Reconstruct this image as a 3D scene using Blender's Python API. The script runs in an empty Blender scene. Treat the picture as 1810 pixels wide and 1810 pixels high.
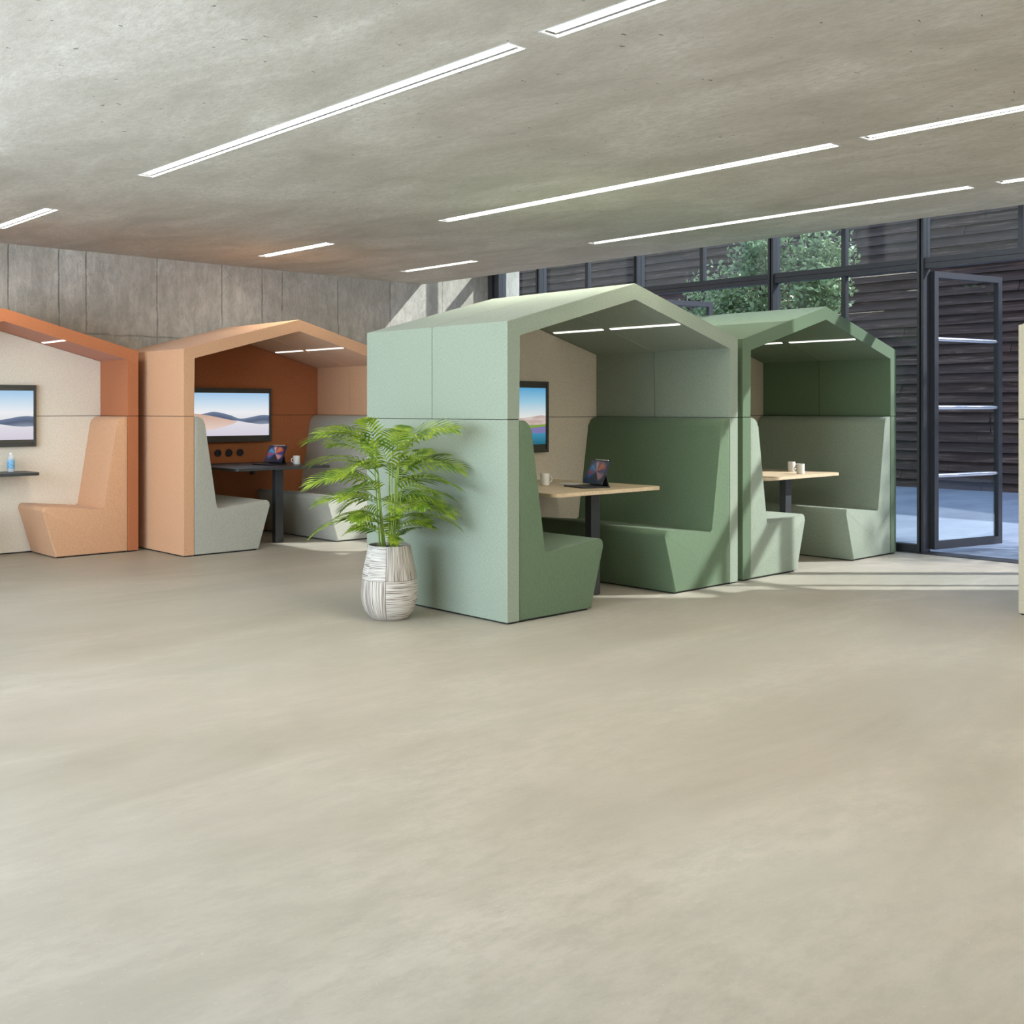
import bpy, bmesh, math, random
from mathutils import Vector, Matrix
random.seed(7)
C = bpy.context.scene.collection
R = math.radians

# ------------------------------------------------------------------ camera
cd = bpy.data.cameras.new('camera'); cam = bpy.data.objects.new('camera', cd); C.objects.link(cam)
cam.location = (0, 0, 1.28); cam.rotation_euler = (R(90), 0, R(-42.163))
cd.sensor_width = 36; cd.sensor_fit = 'HORIZONTAL'; cd.lens = 1938.25/1810*36
cd.shift_x = (905-839.14)/1810; cd.shift_y = (722.84-905)/1810
cd.clip_start = .05; cd.clip_end = 200
bpy.context.scene.camera = cam
# ------------------------------------------------------------------ world, sun, daylight, exposure
sc = bpy.context.scene
w = bpy.data.worlds.new('sky'); sc.world = w; w.use_nodes = True
bg = w.node_tree.nodes['Background']; bg.inputs[0].default_value = (.58, .72, 1, 1); bg.inputs[1].default_value = 2.1
def sun(name, d, e, col, ang):
    l = bpy.data.lights.new(name, 'SUN'); l.energy = e; l.color = col; l.angle = R(ang)
    o = bpy.data.objects.new(name, l); C.objects.link(o)
    o.rotation_euler = Vector(d).to_track_quat('-Z', 'Y').to_euler(); o.location = (20, -10, 20)
sun('sun', (-1, .92, -1.0), 6.8, (.98, .98, 1), .9)
def area(name, loc, d, sx, sy, e, col):
    l = bpy.data.lights.new(name, 'AREA'); l.shape = 'RECTANGLE'; l.size = sx; l.size_y = sy; l.energy = e; l.color = col
    o = bpy.data.objects.new(name, l); C.objects.link(o); o.location = loc
    o.rotation_euler = Vector(d).to_track_quat('-Z', 'Y').to_euler()
area('daylight_left_window', (-1.25, 4.9, 1.45), (1, 0, .3), 6.0, 2.2, 430, (.74, .87, 1))
area('warm_rear_fill', (4.8, -3.85, 1.45), (0, 1, 0), 5.6, 2.2, 95, (1, .84, .58))  # added warm fill from behind the camera, placed for the booth fronts
vs = sc.view_settings; vs.view_transform = 'Standard'; vs.look = 'None'; vs.gamma = 1; vs.exposure = 0; vs.use_curve_mapping = False

# ------------------------------------------------------------------ helpers
def link(o, parent=None):
    C.objects.link(o)
    if parent: o.parent = parent
    return o
def obj(name, bm, m, parent=None, smooth=False):
    bmesh.ops.recalc_face_normals(bm, faces=bm.faces)
    me = bpy.data.meshes.new(name); bm.to_mesh(me); bm.free()
    for k in (m if isinstance(m, (list, tuple)) else [m]): me.materials.append(k)
    if smooth:
        for p in me.polygons: p.use_smooth = True
        if smooth != True:
            try: me.set_sharp_from_angle(angle=R(smooth))
            except Exception: pass
    return link(bpy.data.objects.new(name, me), parent)
def tag(o, label=None, cat=None, group=None, kind=None):
    if label: o['label'] = label
    if cat: o['category'] = cat
    if group: o['group'] = group
    if kind: o['kind'] = kind
    return o
def thing(name, label, cat, loc=(0, 0, 0), rz=0, group=None, kind=None):
    o = bpy.data.objects.new(name, None); o.empty_display_size = .1; C.objects.link(o)
    o.location = loc; o.rotation_euler = (0, 0, rz); return tag(o, label, cat, group, kind)
def box(bm, x0, x1, y0, y1, z0, z1, mi=0, M=None):
    vs_ = [bm.verts.new(v) for v in ((x0,y0,z0),(x1,y0,z0),(x1,y1,z0),(x0,y1,z0),(x0,y0,z1),(x1,y0,z1),(x1,y1,z1),(x0,y1,z1))]
    if M:
        for v in vs_: v.co = M @ v.co
    for f in ((0,3,2,1),(4,5,6,7),(0,1,5,4),(1,2,6,5),(2,3,7,6),(3,0,4,7)):
        bm.faces.new([vs_[i] for i in f]).material_index = mi
    return vs_
def bbox(*a, bev=0, seg=2):
    bm = bmesh.new(); box(bm, *a)
    if bev: bmesh.ops.bevel(bm, geom=bm.edges[:], offset=bev, segments=seg, affect='EDGES', profile=.5)
    return bm
def prism(pts, y0, y1, bev=0, seg=2):           # pts in (x, z), extruded along y
    bm = bmesh.new()
    a = [bm.verts.new((x, y0, z)) for x, z in pts]; b = [bm.verts.new((x, y1, z)) for x, z in pts]
    bm.faces.new(a); bm.faces.new(b[::-1]); n = len(pts)
    for i in range(n): bm.faces.new((a[i], b[i], b[(i+1) % n], a[(i+1) % n]))
    if bev:
        ed = [e for e in bm.edges if len(e.link_faces) == 2 and e.calc_face_angle(0) > R(50) or abs(e.verts[0].co.y-e.verts[1].co.y) < 1e-6]
        bmesh.ops.bevel(bm, geom=ed, offset=bev, segments=seg, affect='EDGES', profile=.5, clamp_overlap=True)
    return bm
def rounded(pts, rad, n=5):                     # round the corners of a 2D polygon, rad per point
    out = []
    for i, p in enumerate(pts):
        r = rad[i]; p = Vector(p)
        if r <= 0: out.append(tuple(p)); continue
        a = (Vector(pts[i-1])-p).normalized(); b = (Vector(pts[(i+1) % len(pts)])-p).normalized()
        h = a.angle(b)/2; t = r/math.tan(h); c = p+(a+b).normalized()*(r/math.sin(h))
        s, e = p+a*t-c, p+b*t-c
        for k in range(n+1):
            q = s.lerp(e, k/n).normalized()*r; out.append(tuple(c+q))
    return out
def tube(bm, pts, rs, seg=8, cap=True, mi=0):
    rings = []; up = Vector((0, 0, 1))
    for i, p in enumerate(pts):
        p = Vector(p); d = (Vector(pts[min(i+1, len(pts)-1)])-Vector(pts[max(i-1, 0)])).normalized()
        u = d.cross(up); u = u.normalized() if u.length > 1e-3 else Vector((1, 0, 0)); v = d.cross(u)
        r = rs[i] if isinstance(rs, (list, tuple)) else rs
        rings.append([bm.verts.new(p+(u*math.cos(2*math.pi*k/seg)+v*math.sin(2*math.pi*k/seg))*r) for k in range(seg)])
    for a, b in zip(rings, rings[1:]):
        for k in range(seg): bm.faces.new((a[k], a[(k+1) % seg], b[(k+1) % seg], b[k])).material_index = mi
    if cap: bm.faces.new(rings[0][::-1]); bm.faces.new(rings[-1])
def lathe(prof, seg=32, bm=None, c=(0, 0)):
    bm = bm or bmesh.new(); rings = []
    for r, z in prof:
        rings.append([bm.verts.new((c[0]+r*math.cos(2*math.pi*k/seg), c[1]+r*math.sin(2*math.pi*k/seg), z)) for k in range(seg)] if r > 1e-5 else [bm.verts.new((c[0], c[1], z))])
    for a, b in zip(rings, rings[1:]):
        for k in range(seg):
            k2 = (k+1) % seg
            if len(a) == 1 and len(b) == 1: continue
            if len(a) == 1: bm.faces.new((a[0], b[k], b[k2]))
            elif len(b) == 1: bm.faces.new((a[k], a[k2], b[0]))
            else: bm.faces.new((a[k], a[k2], b[k2], b[k]))
    return bm

# ------------------------------------------------------------------ materials
class NT:
    def __init__(s, name):
        s.m = bpy.data.materials.new(name); s.m.use_nodes = True; s.t = s.m.node_tree; s.b = s.t.nodes['Principled BSDF']; s.out = s.t.nodes['Material Output']
        s.tc = None
    def n(s, typ, **kw):
        nd = s.t.nodes.new(typ)
        for k, v in kw.items(): setattr(nd, k, v)
        return nd
    def l(s, a, b): s.t.links.new(a, b)
    def obj(s, scale=(1, 1, 1), rot=(0, 0, 0)):
        if not s.tc: s.tc = s.n('ShaderNodeTexCoord')
        mp = s.n('ShaderNodeMapping'); mp.inputs['Scale'].default_value = scale; mp.inputs['Rotation'].default_value = rot
        s.l(s.tc.outputs['Object'], mp.inputs['Vector']); return mp.outputs[0]
    def noise(s, v, sc, det=4, ro=.5, dist=0):
        nd = s.n('ShaderNodeTexNoise'); nd.inputs['Scale'].default_value = sc; nd.inputs['Detail'].default_value = det; nd.inputs['Roughness'].default_value = ro; nd.inputs['Distortion'].default_value = dist
        s.l(v, nd.inputs['Vector']); return nd.outputs['Fac']
    def ramp(s, f, stops, interp='LINEAR'):
        nd = s.n('ShaderNodeValToRGB'); cr = nd.color_ramp; cr.interpolation = interp
        while len(cr.elements) < len(stops): cr.elements.new(.5)
        for e, (p, c) in zip(cr.elements, stops):
            e.position = p; e.color = (c, c, c, 1) if isinstance(c, (int, float)) else (*c, 1)
        s.l(f, nd.inputs[0]); return nd.outputs[0]
    def math(s, op, a, b=0, c=None, clamp=False):
        nd = s.n('ShaderNodeMath', operation=op, use_clamp=clamp)
        for i, v in enumerate((a, b, c)):
            if v is None: continue
            if isinstance(v, (int, float)): nd.inputs[i].default_value = v
            else: s.l(v, nd.inputs[i])
        return nd.outputs[0]
    def mix(s, f, a, b, blend='MIX'):
        nd = s.n('ShaderNodeMix', data_type='RGBA', blend_type=blend)
        for i, v in ((0, f), (6, a), (7, b)):
            if isinstance(v, (int, float)): nd.inputs[i].default_value = v
            elif isinstance(v, tuple): nd.inputs[i].default_value = (*v, 1)
            else: s.l(v, nd.inputs[i])
        return nd.outputs[2]
    def bump(s, h, st, dist=.01):
        nd = s.n('ShaderNodeBump'); nd.inputs['Strength'].default_value = st; nd.inputs['Distance'].default_value = dist
        s.l(h, nd.inputs['Height']); s.l(nd.outputs[0], s.b.inputs['Normal'])
    def col(s, c): s.l(c, s.b.inputs['Base Color'])
    def xyz(s, v=None):
        nd = s.n('ShaderNodeSeparateXYZ'); s.l(v if v is not None else s.obj(), nd.inputs[0]); return nd.outputs
def plain(name, c, rough=.5, metal=0, vary=.06, scale=30, spec=.5):
    t = NT(name); t.b.inputs['Roughness'].default_value = rough; t.b.inputs['Metallic'].default_value = metal; t.b.inputs['Specular IOR Level'].default_value = spec
    f = t.noise(t.obj(), scale, 3)
    t.col(t.ramp(f, [(.3, tuple(x*(1-vary) for x in c)), (.7, tuple(min(1, x*(1+vary)) for x in c))])); return t.m
def fabric(name, c, c2=None):
    t = NT(name); t.b.inputs['Roughness'].default_value = .95; t.b.inputs['Specular IOR Level'].default_value = .15
    t.b.inputs['Sheen Weight'].default_value = .12; t.b.inputs['Sheen Roughness'].default_value = .5
    h = t.noise(t.obj((60, 60, 420)), 1, 2, .6); v = t.noise(t.obj((380, 380, 70)), 1, 2, .6)
    th = t.math('MULTIPLY', t.math('ADD', h, v), .5)
    big = t.noise(t.obj(), 5, 3)
    c2 = c2 or tuple(x*.80 for x in c)
    a = t.ramp(th, [(.36, c2), (.62, tuple(min(1, x*1.12) for x in c))])
    t.col(t.mix(t.math('MULTIPLY', big, .12), a, tuple(x*.7 for x in c)))
    t.bump(th, .35, .002); return t.m
def emis(name, c, e):
    t = NT(name); t.b.inputs['Base Color'].default_value = (0, 0, 0, 1); t.b.inputs['Emission Color'].default_value = (*c, 1); t.b.inputs['Emission Strength'].default_value = e
    t.b.inputs['Roughness'].default_value = .3; return t.m
MINT = fabric('fabric_mint', (.285, .335, .262)); GREEN = fabric('fabric_green', (.125, .185, .11))
PEACH = fabric('fabric_peach', (.67, .385, .22)); RUST = fabric('fabric_rust', (.46, .165, .07))
CREAM = fabric('fabric_cream', (.64, .57, .45)); CREAM_BRIGHT = fabric('fabric_cream_brightened', (.80, .73, .60)); GREIGE = fabric('fabric_greige', (.44, .43, .36)); SAND = fabric('fabric_sand', (.50, .46, .35))  # brightened cream copy paints in the light missing on the rust booth's back
DARK = plain('shadow_gap_black', (.012, .012, .012), .8)
STEEL = plain('dark_powder_coat', (.035, .038, .042), .45); TVB = plain('screen_bezel', (.06, .058, .048), .35)
FRAME = plain('facade_frame_paint', (.048, .050, .058), .38, .2)
BARM = plain('brushed_steel_bar', (.62, .62, .66), .3, .9)
ALU = plain('white_light_trim', (.75, .75, .73), .4); CHAR = plain('charcoal_tabletop', (.045, .05, .05), .42)
CERAM = plain('white_ceramic', (.75, .73, .68), .22, vary=.02); PAPER = plain('paper', (.8, .8, .78), .8)
BLACK = plain('black_plastic', (.012, .012, .014), .4); SOIL = plain('dark_soil', (.035, .027, .02), .95, vary=.5, scale=120)
LAMP = emis('ceiling_diffuser_glow', (1, .95, .83), 60.0); LAMPS_DIM = emis('facade_row_diffuser_glow', (1, .95, .83), 26.0); RECESS_EDGE = plain('grey_recess_edge', (.25, .25, .26), .6); PODL = emis('booth_strip_glow', (1, .97, .9), 1.5)
def wood_light():
    t = NT('pale_oak_top'); t.b.inputs['Roughness'].default_value = .45
    g = t.noise(t.obj((40, 2.2, 40)), 1.5, 5, .6, .6)
    t.col(t.ramp(g, [(.3, (.56, .43, .27)), (.5, (.66, .52, .34)), (.72, (.70, .57, .39))])); return t.m
OAK = wood_light()
def concrete_floor():
    t = NT('polished_concrete_floor'); o = t.obj(); st = t.obj((1, 1, 1), (0, 0, R(44)))
    s2 = t.obj((.62, 1.9, 1), (0, 0, R(-6)))
    cloud = t.noise(s2, .9, 8, .62, .5); fine = t.noise(t.obj((.8, 1.6, 1)), 8, 9, .78); sp = t.noise(o, 60, 3, .7)
    tint = t.noise(o, .45, 3, .5, .8)
    a = t.ramp(cloud, [(.30, (.315, .28, .218)), (.5, (.38, .342, .275)), (.68, (.45, .41, .34))])
    b = t.mix(t.ramp(fine, [(.38, .7), (.57, 0)]), a, (.31, .28, .225))
    b = t.mix(t.ramp(sp, [(.62, 0), (.75, .30)]), b, (.60, .56, .49))
    pits = t.noise(t.obj((1, 2.2, 1), (0, 0, R(30))), 9, 2, .5)
    b = t.mix(t.ramp(pits, [(.70, 0), (.78, .35)]), b, (.30, .27, .23))
    b = t.mix(t.ramp(tint, [(.38, .0), (.62, .22)]), b, (.44, .46, .41))
    b = t.mix(t.ramp(t.noise(o, .7, 3, .5, 1.), [(.52, 0), (.72, .18)]), b, (.52, .43, .38))
    t.col(b); t.l(t.ramp(fine, [(.3, .40), (.7, .56)]), t.b.inputs['Roughness']); t.b.inputs['Specular IOR Level'].default_value = .35
    t.bump(t.math('ADD', fine, t.math('MULTIPLY', cloud, .5)), .08, .01); return t.m
def concrete_ceiling():
    t = NT('cast_concrete_ceiling'); o = t.obj(); t.b.inputs['Roughness'].default_value = .85; t.b.inputs['Specular IOR Level'].default_value = .2
    st = t.obj((1.7, .75, 1), (0, 0, R(8)))
    cloud = t.noise(st, 1.3, 8, .62, .6); fine = t.noise(st, 24, 9, .78); gr = t.noise(o, 80, 5, .8)
    a = t.ramp(cloud, [(.30, (.42, .385, .325)), (.5, (.54, .50, .435)), (.70, (.66, .625, .56))])
    b = t.mix(t.ramp(fine, [(.36, .6), (.58, 0)]), a, (.38, .35, .28))
    b = t.mix(t.ramp(gr, [(.58, 0), (.72, .3)]), b, (.66, .63, .56))
    pit = t.noise(t.obj((1, 1.6, 1), (0, 0, R(20))), 17, 2, .6)
    pm = t.ramp(pit, [(.72, 0), (.745, 1)])
    b = t.mix(t.math('MULTIPLY', pm, .75), b, (.10, .09, .075))
    t.col(b); t.bump(t.math('SUBTRACT', t.math('ADD', fine, t.math('MULTIPLY', gr, .5)), t.math('MULTIPLY', pm, 1.5)), .24, .010); return t.m
def concrete_wall(joints, hz=1.985):
    t = NT('board_marked_concrete_wall'); t.b.inputs['Roughness'].default_value = .9; t.b.inputs['Specular IOR Level'].default_value = .15
    o = t.obj(); x, y, z = t.xyz()
    cloud = t.noise(o, 1.7, 8, .65, .8); rough = t.noise(t.obj((2.0, 2, 1)), 7, 9, .75, .4); fine = t.noise(o, 50, 5, .7)
    st = t.noise(t.obj((6, 6, .7)), 1.4, 5, .6)
    a = t.ramp(cloud, [(.28, (.44, .41, .355)), (.5, (.58, .55, .485)), (.7, (.70, .67, .60))])
    b = t.mix(t.ramp(rough, [(.40, .5), (.58, 0)]), a, (.30, .275, .23))
    b = t.mix(t.ramp(st, [(.42, .4), (.6, 0)]), b, (.34, .32, .27))
    wob = t.math('MULTIPLY', t.math('SUBTRACT', t.noise(t.obj((.01, 1, 3)), 2, 3), .5), .02)
    acc = None
    for j in joints:
        d = t.math('ABSOLUTE', t.math('SUBTRACT', t.math('ADD', x, wob), j))
        m = t.ramp(d, [(.0, 1), (.004, .7), (.011, 0)])
        acc = m if acc is None else t.math('MAXIMUM', acc, m)
    wz = t.math('MULTIPLY', t.math('SUBTRACT', t.noise(t.obj((1, 1, .01)), 1.5, 4), .5), .10)
    d = t.math('ABSOLUTE', t.math('SUBTRACT', t.math('ADD', z, wz), hz)); acc = t.math('MAXIMUM', acc, t.ramp(d, [(.0, 1), (.01, 0)]))
    brk = t.ramp(t.noise(o, 5, 4, .7), [(.35, .15), (.5, .85)])
    acc = t.math('MULTIPLY', acc, t.math('MULTIPLY', brk, .6))
    t.col(t.mix(acc, b, (.10, .09, .075)))
    t.bump(t.math('SUBTRACT', t.math('ADD', rough, t.math('MULTIPLY', fine, .25)), acc), .6, .03); return t.m
FLOOR = concrete_floor(); CEIL = concrete_ceiling()
WALL = concrete_wall([-1.0, -.3, .8, 1.6, 2.3, 3.0, 3.54, 4.0, 4.26, 4.98, 5.70, 6.18, 6.43, 7.16, 7.90, 8.7])
def smooth_conc():
    t = NT('smooth_pale_concrete'); t.b.inputs['Roughness'].default_value = .9
    t.col(t.ramp(t.noise(t.obj(), 6, 8, .7), [(.3, (.42, .41, .39)), (.7, (.55, .54, .52))])); t.bump(t.noise(t.obj(), 20, 6, .7), .3, .01); return t.m
PALE = smooth_conc()  # plain pale concrete colour for the left, front and right walls
def siding_mat():
    t = NT('weathered_dark_board'); t.b.inputs['Roughness'].default_value = .75
    g = t.noise(t.obj((8, .8, 14)), 1.6, 8, .68, .5); bl = t.noise(t.obj((1, .35, 6.4)), 1.1, 3, .6); kn = t.noise(t.obj((1, 1.6, 3)), 3.2, 2, .5)
    a = t.ramp(g, [(.34, (.008, .003, .002)), (.45, (.036, .015, .008)), (.56, (.072, .040, .026)), (.70, (.21, .15, .12))])
    b = t.mix(t.ramp(bl, [(.36, .75), (.62, 0)]), a, (.035, .022, .018))
    b = t.mix(t.ramp(kn, [(.66, 0), (.74, .8)]), b, (.018, .011, .009))
    t.col(b); t.bump(g, .6, .02); return t.m
SIDING = siding_mat()
def court_mat():
    t = NT('courtyard_concrete'); t.b.inputs['Roughness'].default_value = .6
    t.col(t.ramp(t.noise(t.obj((.6, 1.6, 1), (0, 0, R(40))), 1.2, 8, .65), [(.3, (.17, .21, .28)), (.7, (.28, .33, .41))])); return t.m
COURT = court_mat()
def glass_mat():
    t = NT('clear_glass'); t.t.nodes.remove(t.b)
    tr = t.n('ShaderNodeBsdfTransparent'); tr.inputs[0].default_value = (.94, .97, .96, 1)
    gl = t.n('ShaderNodeBsdfGlossy'); gl.inputs['Roughness'].default_value = .01; gl.inputs[0].default_value = (.9, .95, 1, 1)
    fr = t.n('ShaderNodeFresnel'); fr.inputs[0].default_value = 1.5; mx = t.n('ShaderNodeMixShader')
    ge = t.n('ShaderNodeNewGeometry'); io = t.math('SUBTRACT', 1.5, t.math('MULTIPLY', ge.outputs['Backfacing'], .8333)); t.l(io, fr.inputs[0])   # same 1.5 index seen from both faces
    t.l(fr.outputs[0], mx.inputs[0]); t.l(tr.outputs[0], mx.inputs[1]); t.l(gl.outputs[0], mx.inputs[2]); t.l(mx.outputs[0], t.out.inputs[0]); return t.m
GLASS = glass_mat()
def leaf_mat(name, c1, c2, scale):
    t = NT(name); t.b.inputs['Roughness'].default_value = .42
    col = t.ramp(t.noise(t.obj(), scale, 2), [(.35, c1), (.65, c2)]); t.col(col)
    tl = t.n('ShaderNodeBsdfTranslucent'); t.l(col, tl.inputs[0]); mx = t.n('ShaderNodeMixShader'); mx.inputs[0].default_value = .25
    t.l(t.b.outputs[0], mx.inputs[1]); t.l(tl.outputs[0], mx.inputs[2]); t.l(mx.outputs[0], t.out.inputs[0]); return t.m
PALM = leaf_mat('palm_leaf', (.09, .19, .012), (.36, .47, .045), 14); STEM = plain('palm_stem', (.25, .36, .06), .5)
LEAF = leaf_mat('birch_leaf', (.12, .22, .09), (.30, .40, .20), 4); BARK = plain('grey_bark', (.20, .19, .17), .9, vary=.4)
def pot_mat():
    t = NT('striped_planter_weave'); t.b.inputs['Roughness'].default_value = .6
    x, y, z = t.xyz()
    ang = t.math('ARCTAN2', y, x)
    # patch boundaries: quarter turns, halfway up, alternate stripe direction
    q = t.math('FLOOR', t.math('DIVIDE', t.math('ADD', ang, 2.37), math.pi/2)); r = t.math('LESS_THAN', z, .245)
    par = t.math('MODULO', t.math('ADD', t.math('ADD', q, r), 8), 2)
    def comb(a, b, c):
        nd = t.n('ShaderNodeCombineXYZ')
        for i, v in enumerate((a, b, c)):
            if isinstance(v, (int, float)): nd.inputs[i].default_value = v
            else: t.l(v, nd.inputs[i])
        return nd.outputs[0]
    vs_ = t.noise(comb(t.math('MULTIPLY', ang, 52), t.math('MULTIPLY', z, 3), 0), 1, 2, .7)
    hs = t.noise(comb(t.math('MULTIPLY', ang, .8), t.math('MULTIPLY', z, 165), t.math('MULTIPLY', q, 7)), 1, 2, .7)
    cv = t.ramp(vs_, [(.38, (.07, .05, .04)), (.45, (.30, .25, .20)), (.52, (.50, .45, .385)), (.62, (.60, .56, .50))])
    ch = t.ramp(hs, [(.34, (.10, .08, .07)), (.43, (.38, .33, .28)), (.50, (.53, .49, .43)), (.62, (.60, .57, .52))])
    c = t.mix(par, cv, ch)
    fr = t.math('FRACT', t.math('DIVIDE', t.math('ADD', ang, 2.37), math.pi/2)); e = t.math('MAXIMUM', t.math('LESS_THAN', fr, .012), t.math('LESS_THAN', t.math('ABSOLUTE', t.math('SUBTRACT', z, .245)), .0015))
    t.col(t.mix(e, c, (.16, .13, .11))); return t.m
POT = pot_mat()
def uvw(t):   # Generated 0..1 over the screen mesh: x across, z up
    tc = t.n('ShaderNodeTexCoord'); s = t.n('ShaderNodeSeparateXYZ'); t.l(tc.outputs['Generated'], s.inputs[0]); return s.outputs[0], s.outputs[2]
def emit_col(t, c, e):
    t.b.inputs['Base Color'].default_value = (0, 0, 0, 1); t.l(c, t.b.inputs['Emission Color']); t.b.inputs['Emission Strength'].default_value = e; t.b.inputs['Roughness'].default_value = .25; return t.m
def dunes(e=.95):
    t = NT('screen_image_dunes'); u, v = uvw(t)
    sky = t.ramp(v, [(.3, (.72, .72, .76)), (.55, (.86, .87, .90)), (.75, (.62, .76, .88)), (1, (.36, .58, .82))])
    low = t.ramp(v, [(.0, (.66, .62, .72)), (.35, (.78, .76, .82))])
    h1 = t.ramp(u, [(0, .50), (.13, .50), (.27, .60), (.5, .46), (.62, .37), (.8, .46), (.93, .49), (1, .47)], 'B_SPLINE')
    h1b = t.ramp(u, [(0, .36), (.3, .40), (.6, .35), (.85, .25), (1, .28)], 'B_SPLINE')
    c = t.mix(t.math('LESS_THAN', v, h1), sky, t.ramp(t.math('SUBTRACT', h1, v), [(0, (.16, .21, .32)), (.1, (.09, .12, .20)), (.25, (.30, .36, .46))]))
    c = t.mix(t.math('LESS_THAN', v, h1b), c, low)
    s1 = t.ramp(u, [(0, .52), (.15, .50), (.35, .42), (.55, .34), (.62, .30), (1, .0)], 'B_SPLINE'); s0 = t.ramp(u, [(0, .10), (.3, .16), (.5, .28), (.6, .32), (.7, .9), (1, 1)], 'B_SPLINE')
    msk = t.math('MULTIPLY', t.math('LESS_THAN', v, s1), t.math('GREATER_THAN', v, s0))
    c = t.mix(msk, c, t.ramp(v, [(.15, (.80, .62, .56)), (.5, (.62, .40, .30))]))
    return emit_col(t, c, e)
def lake(e=.9):
    t = NT('screen_image_lake'); u, v = uvw(t)
    c = t.ramp(v, [(.5, (.80, .82, .80)), (.75, (.35, .62, .78)), (1, (.10, .38, .66))])
    m1 = t.ramp(u, [(0, .56), (.4, .50), (.7, .44), (.92, .53), (1, .50)], 'B_SPLINE'); m2 = t.ramp(u, [(0, .38), (.5, .36), (.8, .33), (1, .36)], 'B_SPLINE'); m3 = t.ramp(u, [(0, .2), (.6, .25), (1, .33)], 'B_SPLINE')
    c = t.mix(t.math('LESS_THAN', v, m1), c, t.ramp(t.noise(t.obj((3, 3, 14)), 2, 3), [(.4, (.55, .42, .38)), (.6, (.72, .60, .54))]))
    c = t.mix(t.math('LESS_THAN', v, m2), c, (.22, .36, .06)); c = t.mix(t.math('LESS_THAN', v, m3), c, (.22, .20, .42))
    c = t.mix(t.math('LESS_THAN', v, .20), c, t.ramp(v, [(0, (.02, .14, .20)), (.2, (.06, .30, .48))]))
    return emit_col(t, c, e)
def petals(e=.7):
    t = NT('tablet_image_petals'); u, v = uvw(t)
    tc = t.n('ShaderNodeTexCoord'); s = t.n('ShaderNodeSeparateXYZ'); t.l(tc.outputs['Generated'], s.inputs[0])
    a = t.math('ARCTAN2', t.math('SUBTRACT', v, .52), t.math('SUBTRACT', s.outputs[1], .5))
    f = t.math('ADD', t.math('DIVIDE', a, 2*math.pi), .5)
    du = t.math('SUBTRACT', s.outputs[1], .5); dv = t.math('SUBTRACT', v, .52)
    r = t.math('SQRT', t.math('ADD', t.math('MULTIPLY', du, du), t.math('MULTIPLY', dv, dv)))
    c = t.ramp(f, [(0, (.02, .03, .15)), (.08, (.6, .30, .38)), (.14, (.75, .35, .35)), (.17, (.01, .01, .02)), (.33, (.01, .01, .03)), (.40, (.05, .12, .42)), (.48, (.5, .05, .06)), (.53, (.05, .20, .50)), (.60, (.12, .42, .78)), (.66, (.10, .06, .20)), (.70, (.80, .65, .75)), (.75, (.45, .05, .05)), (.84, (.85, .28, .08)), (.92, (.70, .10, .03)), (.96, (.06, .04, .22))])
    c = t.mix(t.ramp(r, [(.38, 0), (.52, 1)]), c, (.012, .015, .07))
    return emit_col(t, c, e)
DUNES = dunes(); LAKE = lake(); PETAL = petals(.5); PETAL_DIM = petals(.2)
LABEL = plain('pale_blue_label', (.20, .45, .68), .5, vary=.5, scale=90)
def clear_plastic():
    t = NT('clear_bottle_plastic'); t.b.inputs['Base Color'].default_value = (.75, .83, .88, 1); t.b.inputs['Roughness'].default_value = .1; t.b.inputs['Alpha'].default_value = .55
    return t.m
PET = clear_plastic()

# ------------------------------------------------------------------ the room
HC = 2.776; XE = 8.373; YB = 10.20; XW = 9.467; X0 = -1.4; Y0 = -4.0; HT = 4.6
bm = bmesh.new(); box(bm, X0, XW-.02, Y0, YB, -.2, 0); tag(obj('floor', bm, FLOOR), kind='structure')
# ceiling lights: rows across X, segments along Y; the ceiling has real slots for them
rows = [(3.108, 3.214), (5.622, 5.728), (7.385, 7.487)]
segs = [(-.34, 3.055), (3.22, 6.645), (8.2, 9.37)]
bm = bmesh.new()
xs = sorted({X0, XE, *[v for r in rows for v in r]}); ys = sorted({Y0, YB, *[v for s in segs for v in s]})
gv = {(i, j): bm.verts.new((x, y, HC)) for i, x in enumerate(xs) for j, y in enumerate(ys)}
for i in range(len(xs)-1):
    for j in range(len(ys)-1):
        mx, my = (xs[i]+xs[i+1])/2, (ys[j]+ys[j+1])/2
        if any(a < mx < b for a, b in rows) and any(a < my < b for a, b in segs): continue
        bm.faces.new((gv[i, j], gv[i, j+1], gv[i+1, j+1], gv[i+1, j]))
o = obj('ceiling', bm, CEIL)
for p in o.data.polygons: pass
tag(o, kind='structure')
bm = bmesh.new(); box(bm, X0, XE, Y0, YB, HC+.10, HC+.5); box(bm, XE-.2, XE, Y0, YB, HC+.0005, HC+.0995); box(bm, XE-.2, XE, Y0, YB, HC+.5, HT); tag(obj('ceiling_slab_edge', bm, CEIL), kind='structure')
bm = bmesh.new(); box(bm, XE-.2, XW+.15, Y0, YB+.35, HT, HT+.3); tag(obj('ceiling_over_facade', bm, CEIL), kind='structure')
bm = bmesh.new(); box(bm, X0-.3, 10.02, YB, YB+.35, -.2, HT); tag(obj('wall_back', bm, WALL), kind='structure')
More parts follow.
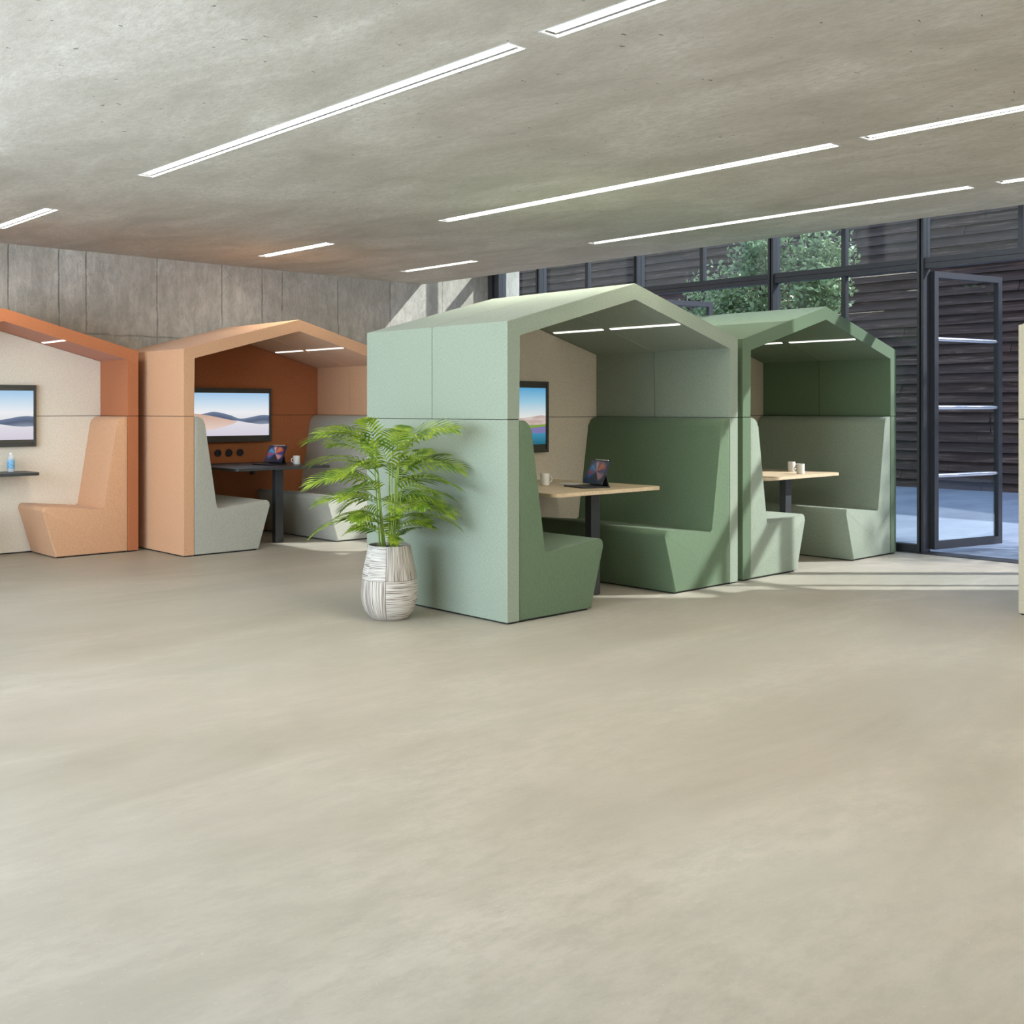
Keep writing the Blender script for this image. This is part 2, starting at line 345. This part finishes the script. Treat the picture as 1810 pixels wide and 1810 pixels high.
# left wall with a wide window opening, rear wall with one added for the fill light
bm = bmesh.new()
for a in ((Y0, 1.9, -.2, HC+.1), (7.9, YB, -.2, HC+.1), (1.9, 7.9, -.2, .3), (1.9, 7.9, 2.6, HC+.1)): box(bm, X0-.3, X0, *a)
tag(obj('wall_left', bm, PALE), kind='structure')
bm = bmesh.new()
for a in ((X0-.3, 2.0), (7.6, XW+.15)): box(bm, *a, Y0-.3, Y0, -.2, HT)
for a in ((-.2, .3), (2.6, HT)): box(bm, 2.0, 7.6, Y0-.3, Y0, *a)
tag(obj('wall_front', bm, PALE), kind='structure')
bm = bmesh.new(); box(bm, XW-.02, XW+.13, Y0, 1.25, -.2, HT); tag(obj('wall_right', bm, PALE), kind='structure')  # unseen end of the facade, made solid to shade the floor
def side_window(name, along, c0, c1, pos, n):
    t = thing(name, None, None, kind='structure')
    bm = bmesh.new()
    def b(a0, a1, z0, z1):
        if along == 'y': box(bm, pos-.2, pos-.1, a0, a1, z0, z1)
        else: box(bm, a0, a1, pos-.2, pos-.1, z0, z1)
    b(c0, c1, .3, .36); b(c0, c1, 2.54, 2.6)
    for k in range(n+1):
        x = c0+(c1-c0)*k/n; x0 = max(c0, x-.03); x1 = min(c1, x+.03); b(x0, x1, .36, 2.54)
    obj('window_frame', bm, FRAME, t)
side_window('window_8', 'y', 1.9, 7.9, X0, 4); side_window('window_9', 'x', 2.0, 7.6, Y0, 4)

# ------------------------------------------------------------------ courtyard outside
bm = bmesh.new(); box(bm, XW+.13, 24, -14, 26, -.22, -.02); tag(obj('courtyard_ground', bm, COURT), kind='structure')
def siding():
    bm = bmesh.new(); xs_ = 17.68; ph = .158; n = 30; y0, y1 = -10, 24
    rnd = random.Random(3)
    for r in range(n):
        z0 = r*ph-.02; y = y0
        while y < y1:
            L = rnd.uniform(1.6, 4.2); ye = min(y1, y+L); m = max(2, int((ye-y)/.35)); off = rnd.uniform(-.008, .008)
            lo = []; hi = []; lo2 = []
            for k in range(m+1):
                yy = y+(ye-y)*k/m; j = rnd.uniform(-.003, .003)
                lo.append(bm.verts.new((xs_-.075+off, yy, z0+j-.018))); lo2.append(bm.verts.new((xs_-.012+off, yy, z0+j-.018))); hi.append(bm.verts.new((xs_-.004+off, yy, z0+ph+.005)))
            for k in range(m):
                bm.faces.new((lo[k], lo[k+1], hi[k+1], hi[k])); bm.faces.new((lo[k], lo2[k], lo2[k+1], lo[k+1]))
            bm.faces.new((lo[0], hi[0], lo2[0])); bm.faces.new((lo[-1], lo2[-1], hi[-1]))
            y = ye+.004
    box(bm, xs_+.01, xs_+.35, y0, y1, -.02, n*ph)
    return bm
tag(obj('wall_siding', siding(), SIDING), kind='structure')

# ------------------------------------------------------------------ glazed facade (frames, panes, doors)
MUL = [(10.18, 9.985), (9.335, 9.275), (7.823, 7.763), (6.106, 6.046), (4.583, 4.523), (2.90, 2.84), (1.31, 1.25)]   # heavy posts (y far, y near)
for k, (a, b) in enumerate(MUL):
    bm = bmesh.new(); e = (a-b)*.36; box(bm, XW-.02, XW+.11, b, b+e, -.05, HT); box(bm, XW-.02, XW+.11, a-e, a, -.05, HT); box(bm, XW+.02, XW+.09, b+e, a-e, -.05, HT)
    tag(obj('trim_%d' % (k+1), bm, FRAME), kind='structure')
bm = bmesh.new(); box(bm, XW-.05, XW+.16, 1.25, 10.19, -.02, .006); tag(obj('trim_8', bm, FRAME), kind='structure')   # threshold strip
ZT0, ZT1 = 2.525, 2.60
def pane(t, y0, y1, z0, z1, x=XW+.045):
    obj('pane', bbox(x, x+.012, y0, y1, z0, z1), GLASS, t)
for k in range(len(MUL)-1):
    ya, yb = MUL[k][1], MUL[k+1][0]; ym = (ya+yb)/2
    t = thing('window_%d' % (k+1), None, None, kind='structure')
    bm = bmesh.new()
    box(bm, XW, XW+.09, yb, ya, ZT0, ZT0+.045); box(bm, XW, XW+.09, yb, ya, ZT0+.048, ZT1+.02)       # transom
    box(bm, XW, XW+.09, yb, ya, 3.10, 3.20); box(bm, XW, XW+.09, yb, ya, HT-.06, HT)
    if k: box(bm, XW+.02, XW+.08, ym-.022, ym+.022, ZT1+.02, 3.10)
    door = k in (2, 4)
    if not door:
        box(bm, XW, XW+.09, yb, ya, .006, .07)
        if k: box(bm, XW+.02, XW+.08, ym-.022, ym+.022, .07, ZT0)
        for z in (1.28,): pass
    obj('window_frame', bm, FRAME, t)
    for y0, y1 in ((yb, ym-.022), (ym+.022, ya)):
        pane(t, y0, y1, ZT1+.02, 3.10)
        if not door: pane(t, y0, y1, .07, ZT0)
    pane(t, yb, ya, 3.20, HT-.06)
def door(name, hinge, ang, L=.945, bars=True):
    t = thing(name, None, None, (XW+.10, hinge, 0), ang, kind='structure'); z0, z1 = .03, 2.505; s = .055
    bm = bmesh.new()
    box(bm, 0, s, -.025, .025, z0, z1); box(bm, L-s, L, -.025, .025, z0, z1); box(bm, s, L-s, -.025, .025, z0, z0+.07); box(bm, s, L-s, -.025, .025, z1-.055, z1)
    obj('door_frame', bm, FRAME, t)
    for k in range(3):
        z = .67+k*.61; bm = bmesh.new(); tube(bm, [(s-.01, 0, z+.014), (L/2, 0, z+.014), (L-s+.01, 0, z+.014)], .0175, 14); obj('glazing_bar', bm, BARM, t, 40)
    obj('pane', bbox(s, L-s, -.006, .006, z0+.07, z1-.055), GLASS, t)
    bm = bmesh.new(); tube(bm, [(L-.03, .03, 1.05), (L-.03, .075, 1.05), (L-.03, .075, 1.2), (L-.03, .03, 1.2)], .008); obj('door_handle', bm, FRAME, t, 40)
door('door_1', 4.50, R(-12.8)); door('door_2', 7.735, R(-12.8))

# ------------------------------------------------------------------ ceiling lights
LBL = {}
k = 0
rowname = ['first row from the left window', 'middle row', 'row nearest the facade']
segname = ['segment overhead', 'long middle segment', 'short far segment']
pos = {(0, 2): 'short recessed strip light at the left picture edge above the rust booth', (1, 2): 'short recessed strip light on the ceiling above the peach booth',
       (2, 2): 'short dim strip light between peach and mint booths, nearest the ceiling corner', (0, 1): 'largest and brightest long recessed strip light, crossing the upper left ceiling',
       (1, 1): 'long recessed strip light on the ceiling above the mint booth, middle row', (2, 1): 'long narrow strip light running close to the ceiling edge by the facade',
       (0, 0): 'bright recessed strip light cut off by the top picture edge', (1, 0): 'recessed strip light cut off by the right edge, end nearest the middle row gap',
       (2, 0): 'short-looking strip light at the far right edge, just above the glass facade'}
for i, (a, b) in enumerate(rows):
    for j, (c, d) in enumerate(segs):
        if (i, j) not in pos: 
            lab = 'recessed ceiling strip light, %s, %s' % (rowname[i], segname[j])
        else: lab = pos[(i, j)]
        t = thing('ceiling_strip_light', lab, 'ceiling light', ((a+b)/2, (c+d)/2, HC), 0, 'linear recessed ceiling lights')
        w2, l2 = (b-a)/2, (d-c)/2
        bm = bmesh.new(); f = .012; dp = .042
        box(bm, -w2, -w2+.006, -l2, l2, -.002, dp); box(bm, w2-.006, w2, -l2, l2, -.002, dp); box(bm, -w2+.006, w2-.006, -l2, -l2+.012, -.002, dp); box(bm, -w2+.006, w2-.006, l2-.012, l2, -.002, dp)
        box(bm, -w2, w2, -l2, l2, dp, dp+.01)
        obj('light_housing', bm, ALU, t)
        obj('diffuser', bbox(-w2+.008, w2-.042, -l2+.03, l2-.03, dp-.030, dp-.001), LAMP if i < 2 else LAMPS_DIM, t); obj('diffuser', bbox(w2-.020, w2-.008, -l2+.03, l2-.03, dp-.030, dp-.001), LAMP if i < 2 else LAMPS_DIM, t)  # second, narrow strip glows in place of the lit recess side wall
        obj('recess_edge_line', bbox(w2-.042, w2-.020, -l2+.03, l2-.03, dp-.040, dp-.001), RECESS_EDGE, t)  # added grey strip draws the edge between diffuser and recess wall
        obj('end_cap', bbox(-w2+.02, w2-.02, l2-.029, l2-.016, .004, .02), STEEL, t)

# ------------------------------------------------------------------ booths
W, EV, AP, T, SEAM = 2.353, 1.801, 2.115, .10, 1.2165
def profile():
    c = W/2; k = (AP-EV)/c; iz = EV-T*1.0+ .0; n = T*math.sqrt(1+k*k)   # inner slope parallel to outer
    zi = AP-n; zl = zi-k*(c-T)
    return [(0, SEAM+.002), (0, EV), (c, AP), (W, EV), (W, SEAM+.002), (W-T, SEAM+.002), (W-T, zl), (c, zi), (T, zl), (T, SEAM+.002)], zi, zl, k
PR, ZI, ZL, SL = profile()
def booth(name, label, loc, rz, depth, shell, back, sections=2, lamps=True, sockets=False):
    t = thing(name, label, 'meeting booth', loc, rz, 'gabled fabric meeting booths')
    g = .004; dd = depth/sections
    for s in range(sections):
        y0 = s*dd+(g/2 if s else 0); y1 = (s+1)*dd-(g/2 if s < sections-1 else 0)
        obj('canopy_section', prism(PR, y0, y1, .004, 2), shell, t)
    for x0, nm in ((0, 'side_panel'), (W-T, 'side_panel')):
        obj(nm, bbox(x0, x0+T, 0, depth, .010, SEAM-.002, bev=.004), shell, t)
    yb0, yb1 = depth-T, depth-.006
    c = W/2
    obj('gable_panel', prism([(T+.001, SEAM+.002), (T+.001, ZL-.002), (c, ZI-.002), (W-T-.001, ZL-.002), (W-T-.001, SEAM+.002)], yb0, yb1, .003), back, t)
    obj('back_panel', bbox(T+.001, W-T-.001, yb0, yb1, .010, SEAM-.002, bev=.003), back, t)
    bm = bmesh.new(); box(bm, .012, T-.012, .012, depth-.012, 0, .012); box(bm, W-T+.012, W-.012, .012, depth-.012, 0, .012); box(bm, T, W-T, yb0+.012, yb1-.012, 0, .012)
    obj('plinth', bm, DARK, t)
    bm = bmesh.new(); q = .005; z0_, z1_ = SEAM-.004, SEAM+.004      # dark backing added in the panel joints to stop light leaking through
    box(bm, q, T-q, q, depth-q, z0_, z1_); box(bm, W-T+q, W-q, q, depth-q, z0_, z1_); box(bm, T, W-T, yb0+q, yb1-q, z0_, z1_)
    obj('seam_backing', bm, DARK, t)
    if sections > 1:
        ins = [(x+(q if x < c else -q if x > c else 0)*(1 if x in (0, W) else -1), z-(q if (x in (0, W) or z == AP) and z > SEAM+.01 else -q if z > SEAM+.01 else 0)) for x, z in PR]
        obj('seam_backing', prism(ins, dd-.004, dd+.004), DARK, t)
    if lamps:
        n = Vector((SL, 0, 1)).normalized(); ang = math.atan(SL); xl = 1.693; zl = ZI-SL*(xl-c)
        rng = ((.03, .66), (.735, 1.235)) if sections == 2 else ((.03, .52),)
        for a, b in rng:
            bm = bmesh.new(); M = Matrix.Translation((xl, 0, zl)) @ Matrix.Rotation(ang, 4, 'Y')
            box(bm, -.012, .012, a, b, -.006, .001, M=M); obj('strip_light', bm, PODL, t)
    if sockets:
        for x in (1.043, 1.168, 1.296):
            s = lathe([(0, .006), (.022, .006), (.026, .012), (.036, .012), (.038, .008), (.038, 0)], 24)
            for v in s.verts: v.co = Vector((v.co.x+x, yb0-v.co.z, v.co.y+.832))
            so = obj('power_socket', s, BLACK, t, 30)
            s = bmesh.new(); box(s, x-.012, x-.007, yb0-.009, yb0-.006, .829, .836); box(s, x+.007, x+.012, yb0-.009, yb0-.006, .829, .836); obj('socket_insert', s, STEEL, so)
    return t
def bench(label, booth_t, side, depth, m, y1=None, group=None):
    pts = [(T+.001, .010), (.745, .010), (.872, .452), (.322, .398), (.193, SEAM-.004), (T+.001, SEAM-.004)]
    rad = [0, 0, .035, .012, .075, 0]
    pts = rounded(pts, rad, 6)
    bm = prism(pts, .001, (y1 or depth-T)-.002)
    ed = [e for e in bm.edges if abs(e.verts[0].co.y-e.verts[1].co.y) < 1e-6]
    bmesh.ops.bevel(bm, geom=ed, offset=.011, segments=3, affect='EDGES', profile=.5, clamp_overlap=True)
    if side < 0:
        for v in bm.verts: v.co.x = W-v.co.x
    M = booth_t.matrix_basis
    t = thing('upholstered_bench', label, 'bench', booth_t.location, booth_t.rotation_euler.z, group)
    o = obj('bench_body', bm, m, t, 35)
    bm = bmesh.new(); a, b = (T+.012, .72); 
    if side < 0: a, b = W-b, W-a
    box(bm, a, b, .015, (y1 or depth-T)-.02, 0, .013); obj('plinth', bm, DARK, t)
    return t
def table(label, booth_t, topm, y0, y1, leg=True, x0=.63, x1=1.74):
    t = thing('booth_table', label, 'table', booth_t.location, booth_t.rotation_euler.z, 'single leg booth tables')
    pts = rounded([(x0, y0), (x1, y0), (x1, y1), (x0, y1)], [.06, .06, 0, 0], 8)
    bm = bmesh.new(); a = [bm.verts.new((x, y, .705)) for x, y in pts]; f = bm.faces.new(a)
    r = bmesh.ops.extrude_face_region(bm, geom=[f]); bmesh.ops.translate(bm, verts=[v for v in r['geom'] if isinstance(v, bmesh.types.BMVert)], vec=(0, 0, .025))
    ed = [e for e in bm.edges if abs(e.verts[0].co.z-e.verts[1].co.z) < 1e-6]
    bmesh.ops.bevel(bm, geom=ed, offset=.002, segments=2, affect='EDGES')
    obj('tabletop', bm, topm, t, 40)
    if leg: obj('leg', bbox(1.135, 1.225, .35, .41, 0, .705, bev=.004), STEEL, t)
    for bx_ in ((.92, 1.42) if leg else (.8, 1.16)):
        bracket = prism([(y1-.16, .703), (y1-.004, .703), (y1-.004, .60), (y1-.03, .60), (y1-.034, .67), (y1-.16, .69)], bx_, bx_+.03)
        for v in bracket.verts: v.co = Vector((v.co.y, v.co.x, v.co.z))
        obj('wall_bracket', bracket, STEEL, t)
    return t
def tv(label, booth_t, depth, img):
    wy = depth-T; x0, x1, z0, z1 = .73, 1.64, .945, 1.492
    t = thing('wall_screen', label, 'screen', booth_t.location, booth_t.rotation_euler.z, 'wall mounted landscape screens')
    bm = bmesh.new(); d = .05
    box(bm, x0, x1, wy-d, wy-.004, z0, z0+.022); box(bm, x0, x1, wy-d, wy-.004, z1-.022, z1); box(bm, x0, x0+.022, wy-d, wy-.004, z0+.022, z1-.022); box(bm, x1-.022, x1, wy-d, wy-.004, z0+.022, z1-.022)
    box(bm, x0+.022, x1-.022, wy-d+.012, wy-.004, z0+.022, z0+.062); box(bm, x0+.022, x1-.022, wy-d+.012, wy-.004, z1-.05, z1-.022)
    obj('bezel', bm, TVB, t)
    obj('display', bbox(x0+.022, x1-.022, wy-d+.014, wy-.01, z0+.062, z1-.05), img, t)
    return t
DA = 1.392; DD = .682
bA = booth('meeting_booth', 'mint green gabled booth in the foreground beside the potted palm', (4.502, 4.683, 0), 0, DA, MINT, CREAM)
bB = booth('meeting_booth', 'dark green gabled booth nearest the glass facade, right of the mint one', (6.937, 4.696, 0), 0, DA, GREEN, CREAM)
bC = booth('meeting_booth', 'peach gabled booth with rust back wall, partly behind the palm', (4.486, 8.693, 0), 0, DA, PEACH, RUST, sockets=True)
bD = booth('meeting_booth', 'rust orange shallow booth with cream back wall, cut by the left edge', (2.032, 9.354, 0), 0, DD, RUST, CREAM_BRIGHT, sections=1, sockets=True)
bE = booth('meeting_booth', 'sand beige booth of which only a sliver shows at the right edge', (7.084, 2.786, 0), R(-90), DA, SAND, CREAM)
bG = 'booth benches with slanted fronts'
bench('dark green bench at the left side of the mint booth, its end nearest the camera', bA, 1, DA, GREEN, group=bG)
bench('dark green bench along the right wall of the mint booth, behind the oak table', bA, -1, DA, GREEN, group=bG)
bench('pale mint bench on the left side of the dark green booth', bB, 1, DA, MINT, group=bG)
bench('pale mint bench on the right wall of the dark green booth, nearest the facade', bB, -1, DA, MINT, group=bG)
bench('greige bench on the left side of the peach booth', bC, 1, DA, GREIGE, group=bG)
bench('greige bench on the right side of the peach booth, half hidden by the palm', bC, -1, DA, GREIGE, group=bG)
bench('peach bench on the left side of the rust booth, outside the picture', bD, 1, DD, PEACH, group=bG)
bench('short peach bench at the right side of the rust booth against the cream wall', bD, -1, DD, PEACH, group=bG)
bench('beige bench on the far side of the sand booth', bE, 1, DA, SAND, group=bG)
table('pale oak table in the mint booth carrying mug, card and tablet', bA, OAK, .21, DA-T)
table('pale oak table in the dark green booth carrying two mugs', bB, OAK, .21, DA-T, x1=1.79)
table('charcoal table on one black leg in the peach booth', bC, CHAR, .21, DA-T, x1=1.69)
table('charcoal wall table in the rust booth with water bottle on it', bD, CHAR, .20, DD-T, leg=False, x1=1.56)
tv('screen showing a blue lake landscape on the cream wall of the mint booth', bA, DA, LAKE)
tv('wide screen showing sand dunes on the rust back wall of the peach booth', bC, DA, DUNES)
tv('screen showing dunes, cut by the left edge, on the cream wall', bD, DD, DUNES)

# ------------------------------------------------------------------ things on the tables
ZTOP = .731
def mug(label, x, y, ha):
    t = thing('mug', label, 'mug', (x, y, ZTOP), ha, 'white ceramic mugs')
    obj('cup', lathe([(0, 0), (.029, 0), (.033, .004), (.034, .084), (.0325, .086), (.031, .084), (.030, .008), (0, .006)], 28), CERAM, t, 40)
    bm = bmesh.new(); pts = [(.031+.024*math.sin(math.pi*k/10), 0, .066-.046*k/10+.004*math.sin(math.pi*k/5)) for k in range(11)]
    tube(bm, pts, .0045, 8); obj('handle', bm, CERAM, t, True)
def tablet(label, x, y, rz, img=PETAL):
    t = thing('tablet', label, 'tablet', (x, y, ZTOP), rz, 'tablets on keyboard stands')
    obj('keyboard', bbox(-.215, .01, -.125, .125, 0, .009, bev=.002), BLACK, t)
    bm = bmesh.new()
    for r in range(4):
        for k in range(12): box(bm, -.125+r*.027, -.103+r*.027, -.115+k*.0192, -.099+k*.0192, .009, .0105)
    obj('keys', bm, STEEL, t)
    tl = Matrix.Translation((-.062, 0, .022)) @ Matrix.Rotation(R(26), 4, 'Y')
    bm = bmesh.new(); box(bm, 0, .008, -.124, .124, 0, .18, M=tl); bmesh.ops.bevel(bm, geom=bm.edges[:], offset=.002, segments=2, affect='EDGES')
    body = obj('tablet_body', bm, STEEL, t)
    dsp = obj('display', bbox(-.0012, -.0002, -.118, .118, .006, .174), img, body); dsp.matrix_basis = tl
    bm = bmesh.new(); tube(bm, [(-.004, 0, .012), (.012, 0, .014)], .009, 12)
    pts = [(-.0, .008), (-.012, .008), (.0, .075), (.012, .08)]
    for s in (1,):
        box(bm, .0, .006, -.12, .12, .0, .085, M=Matrix.Translation((0, 0, .006)) @ Matrix.Rotation(R(-14), 4, 'Y'))
    obj('stand', bm, BLACK, t)
    bm = bmesh.new(); tube(bm, [tl @ Vector((.004, -.085, .185)), tl @ Vector((.004, .07, .185)), tl @ Vector((.004, .082, .185))], [.0045, .0045, .001], 10); obj('stylus', bm, CERAM, t, 40)
mug('white mug on the oak table of the mint booth, next to a white card', 5.67, 5.51, R(-25))
mug('white mug on the charcoal table of the peach booth, right of the tablet', 5.98, 9.23, R(165))
mug('white mug in the dark green booth, the farther left one of two', 8.54, 5.28, R(-40))
mug('white mug in the dark green booth, the nearer right one of two', 8.26, 5.02, R(100))
tablet('black tablet standing on its keyboard on the pale oak table', 5.86, 5.16, R(-16), PETAL_DIM)
tablet('black tablet with a colourful petal picture on the charcoal table', 5.86, 9.40, R(12))
o = obj('white_card', bbox(-.055, .055, -.07, .07, 0, .006), PAPER); o.location = (5.88, 5.46, ZTOP-.0005); o.rotation_euler.z = R(-8)
tag(o, 'small white card lying on the oak table between mug and tablet', 'card')
t = thing('water_bottle', 'small clear water bottle with pale blue label on the charcoal wall table', 'bottle', (3.42, 9.80, ZTOP))
obj('bottle_body', lathe([(0, .001), (.026, 0), (.030, .006), (.030, .115), (.028, .125), (.013, .145), (.012, .152), (0, .152)], 24), PET, t, 40)
obj('label_sleeve', lathe([(.0305, .03), (.0312, .031), (.0312, .104), (.0305, .105)], 24), LABEL, t, True)
obj('cap', lathe([(0, .150), (.0145, .150), (.0145, .166), (.012, .168), (0, .168)], 20), CERAM, t, 30)

# ------------------------------------------------------------------ potted palm
px_, py_ = 4.125, 5.335
pt = thing('potted_palm', 'bushy green palm in a striped woven planter beside the mint booth', 'potted plant', (px_, py_, 0))
pl = lathe([(0, 0), (.105, 0), (.115, .004), (.150, .05), (.170, .11), (.1745, .16), (.172, .22), (.160, .30), (.145, .37), (.130, .445), (.127, .450), (.122, .447), (.122, .40), (0, .40)], 56)
obj('planter', pl, POT, pt, 50)
sl = lathe([(0, .432), (.06, .434), (.1225, .428), (.1225, .405), (0, .405)], 24); obj('soil', sl, SOIL, pt, True)
rnd = random.Random(11)
def frond(base, az, L, elev, droop, lw=1.0):
    bm = bmesh.new(); n = 14; p = Vector(base); pts = [p.copy()]; dirs = []
    a = elev
    for k in range(n):
        d = Vector((math.cos(az)*math.cos(a), math.sin(az)*math.cos(a), math.sin(a))); dirs.append(d); p = p+d*(L/n); pts.append(p.copy()); a -= droop/n
    dirs.append(dirs[-1])
    tube(bm, pts, [.0028*(1-.8*k/n) for k in range(n+1)], 5)
    side = Matrix.Rotation(rnd.uniform(-.5, .5), 3, Vector((math.cos(az), math.sin(az), .3)).normalized()) @ Vector((-math.sin(az), math.cos(az), 0)); N = 12
    for j in range(N):
        f = .16+.84*j/(N-1); i = min(n-1, int(f*n)); b = pts[i].lerp(pts[i+1], f*n-i) if f < 1 else pts[-1]; d = dirs[i]
        up = side.cross(d)*-1
        if up.z < 0: up = -up
        ll = lw*L*.44*(math.sin(math.pi*(.12+.80*f))**.6)*rnd.uniform(.88, 1.1); fw = .55+.65*f; wd = .0080*lw*rnd.uniform(.85, 1.15)
        for s in (-1, 1):
            q = (d*fw+side*s*(1.15-.45*f)+up*.22).normalized(); cc = q.cross(up).normalized(); vv = []
            for m, (t_, ww) in enumerate(((0, .35), (.3, 1), (.65, .85), (1, .02))):
                c_ = b+q*ll*t_-Vector((0, 0, 1))*(ll*.28*t_*t_); vv.append((bm.verts.new(c_-cc*wd*ww), bm.verts.new(c_+up*wd*.25*ww*(-1)), bm.verts.new(c_+cc*wd*ww)))
            for A, B in zip(vv, vv[1:]):
                bm.faces.new((A[0], A[1], B[1], B[0])); bm.faces.new((A[1], A[2], B[2], B[1]))
    return obj('frond', bm, PALM, pt)
stems = []
for k in range(11):
    a = k*2.4; r = .022+.05*((k*37) % 10)/10; b = Vector((r*math.cos(a), r*math.sin(a), .42)); h = rnd.uniform(.86, 1.06); lean = Vector((math.cos(a)*.05, math.sin(a)*.05, 0))*rnd.uniform(.4, 1.2)
    top = Vector((b.x+lean.x, b.y+lean.y, h)); bm = bmesh.new(); tube(bm, [b, b.lerp(top, .5)+lean*.1, top], [.0055, .0045, .003], 6); obj('stem', bm, STEM, pt, True); stems.append((b, top))
RT = R(-42.16); LT = R(137.84)      # towards the right and left of the booth side
def lim(az, L, qx):                     # keep clear of the booth wall
    c = math.cos(az)
    return L if c < .1 else min(L, max(.14, (.295-qx)/c))
specs = []
for az, z, L, e, dr in ((LT, .99, .44, 48, 75), (LT+.5, 1.0, .41, 55, 70), (LT-.35, .90, .46, 36, 66), (LT+.25, .80, .42, 33, 62), (LT, .70, .37, 25, 50), (LT+.1, .585, .40, 20, 62),
                        (RT, 1.0, .50, 46, 70), (RT-.35, 1.02, .46, 55, 70), (RT-.2, .88, .42, 34, 60), (RT-.5, .80, .40, 30, 60), (RT, .74, .37, 25, 55), (RT-.1, .60, .38, 24, 60), (RT-.4, .66, .36, 24, 55)):
    specs.append((az, z, L, R(e), R(dr)))
for lay, (z, n, L, e) in enumerate(((.50, 6, .24, 44), (.56, 7, .27, 40), (.63, 6, .28, 34), (.71, 6, .31, 34), (.79, 7, .34, 38), (.88, 6, .36, 44), (.96, 6, .38, 54), (1.04, 6, .34, 70))):
    for k in range(n): specs.append((lay*.7+k*2*math.pi/n+rnd.uniform(-.2, .2), z+rnd.uniform(-.03, .03), L*rnd.uniform(.85, 1.08), R(e+rnd.uniform(-8, 8)), R(rnd.uniform(50, 80))))
for az, z, L, e, dr in specs:
    b, top = min(stems, key=lambda s: -(s[1].x*math.cos(az)+s[1].y*math.sin(az))+rnd.uniform(0, .06)); f = min(1, (z-.42)/(top.z-.42)); q = b.lerp(top, f); q.z = min(z, top.z) if z <= top.z else top.z
    frond(q, az, lim(az, L, q.x), e, dr)

# ------------------------------------------------------------------ courtyard trees
def tree(label, x, y, h, crown_z, crown_r, nleaf, seed, blobs):
    rn = random.Random(seed); t = thing('courtyard_tree', label, 'tree', (x, y, -.02)); bm = bmesh.new()
    tips = []
    tube(bm, [(0, 0, 0), (.05, .03, h*.3), (.0, .08, h*.6), (.05, .05, h*.92)], [.06, .05, .035, .012], 8)
    for k in range(16):
        z = h*rn.uniform(.28, .9); a = rn.uniform(0, 6.28); bx, by, bz, br = blobs[k % len(blobs)]
        e = Vector((bx+rn.uniform(-br, br)*.8, by+rn.uniform(-br, br)*.8, bz+rn.uniform(-br, br)*.8)); s = Vector((.03, .05, min(z, e.z-.1)))
        mid = s.lerp(e, .5)+Vector((0, 0, .1)); tube(bm, [s, mid, e], [.018, .011, .004], 6); tips.append((s, mid, e))
    obj('trunk', bm, BARK, t, True)
    bm = bmesh.new()
    for i in range(nleaf):
        bx, by, bz, br = blobs[rn.randrange(len(blobs))]
        while True:
            p = Vector((rn.gauss(0, .5), rn.gauss(0, .5), rn.gauss(0, .5)))
            if p.length < 1.15: break
        # clump leaves round twig points
        c = Vector((bx, by, bz))+p*br; c += Vector((math.sin(c.y*9+c.z*7), math.sin(c.x*8+c.z*9), math.sin(c.y*10+c.x*8)))*.06
        u = Vector((rn.uniform(-1, 1), rn.uniform(-1, 1), rn.uniform(-1, .6))).normalized(); v = u.orthogonal().normalized(); v = (v+u.cross(v)*rn.uniform(-1, 1)).normalized(); s = rn.uniform(.028, .048)
        a = [bm.verts.new(c+q) for q in (-u*s, v*s*.55, u*s*1.1, -v*s*.55)]; bm.faces.new(a)
    tag(obj('foliage', bm, LEAF, t), kind='stuff')
tree('slender leafy green tree in the courtyard, seen above and between the green booths', 12.5, 8.1, 3.7, 2.6, 1, 8500, 5,
     [(0, .05, 3.3, .42), (0, .2, 2.85, .55), (0, .1, 2.35, .6), (.1, -.75, 3.2, .42), (-.1, -.8, 2.8, .4), (0, .75, 2.75, .45), (0, 0, 1.9, .55)])
tree('slender courtyard tree to the right, outside the picture, shading the facade floor', 13.6, 1.2, 5.2, 3.6, 1, 4200, 9,
     [(0, 0, 4.6, .7), (0, .6, 4.0, .7), (0, -.6, 4.1, .7), (0, .2, 3.3, .7), (0, 0, 5.0, .5)])
bpy.context.view_layer.update()
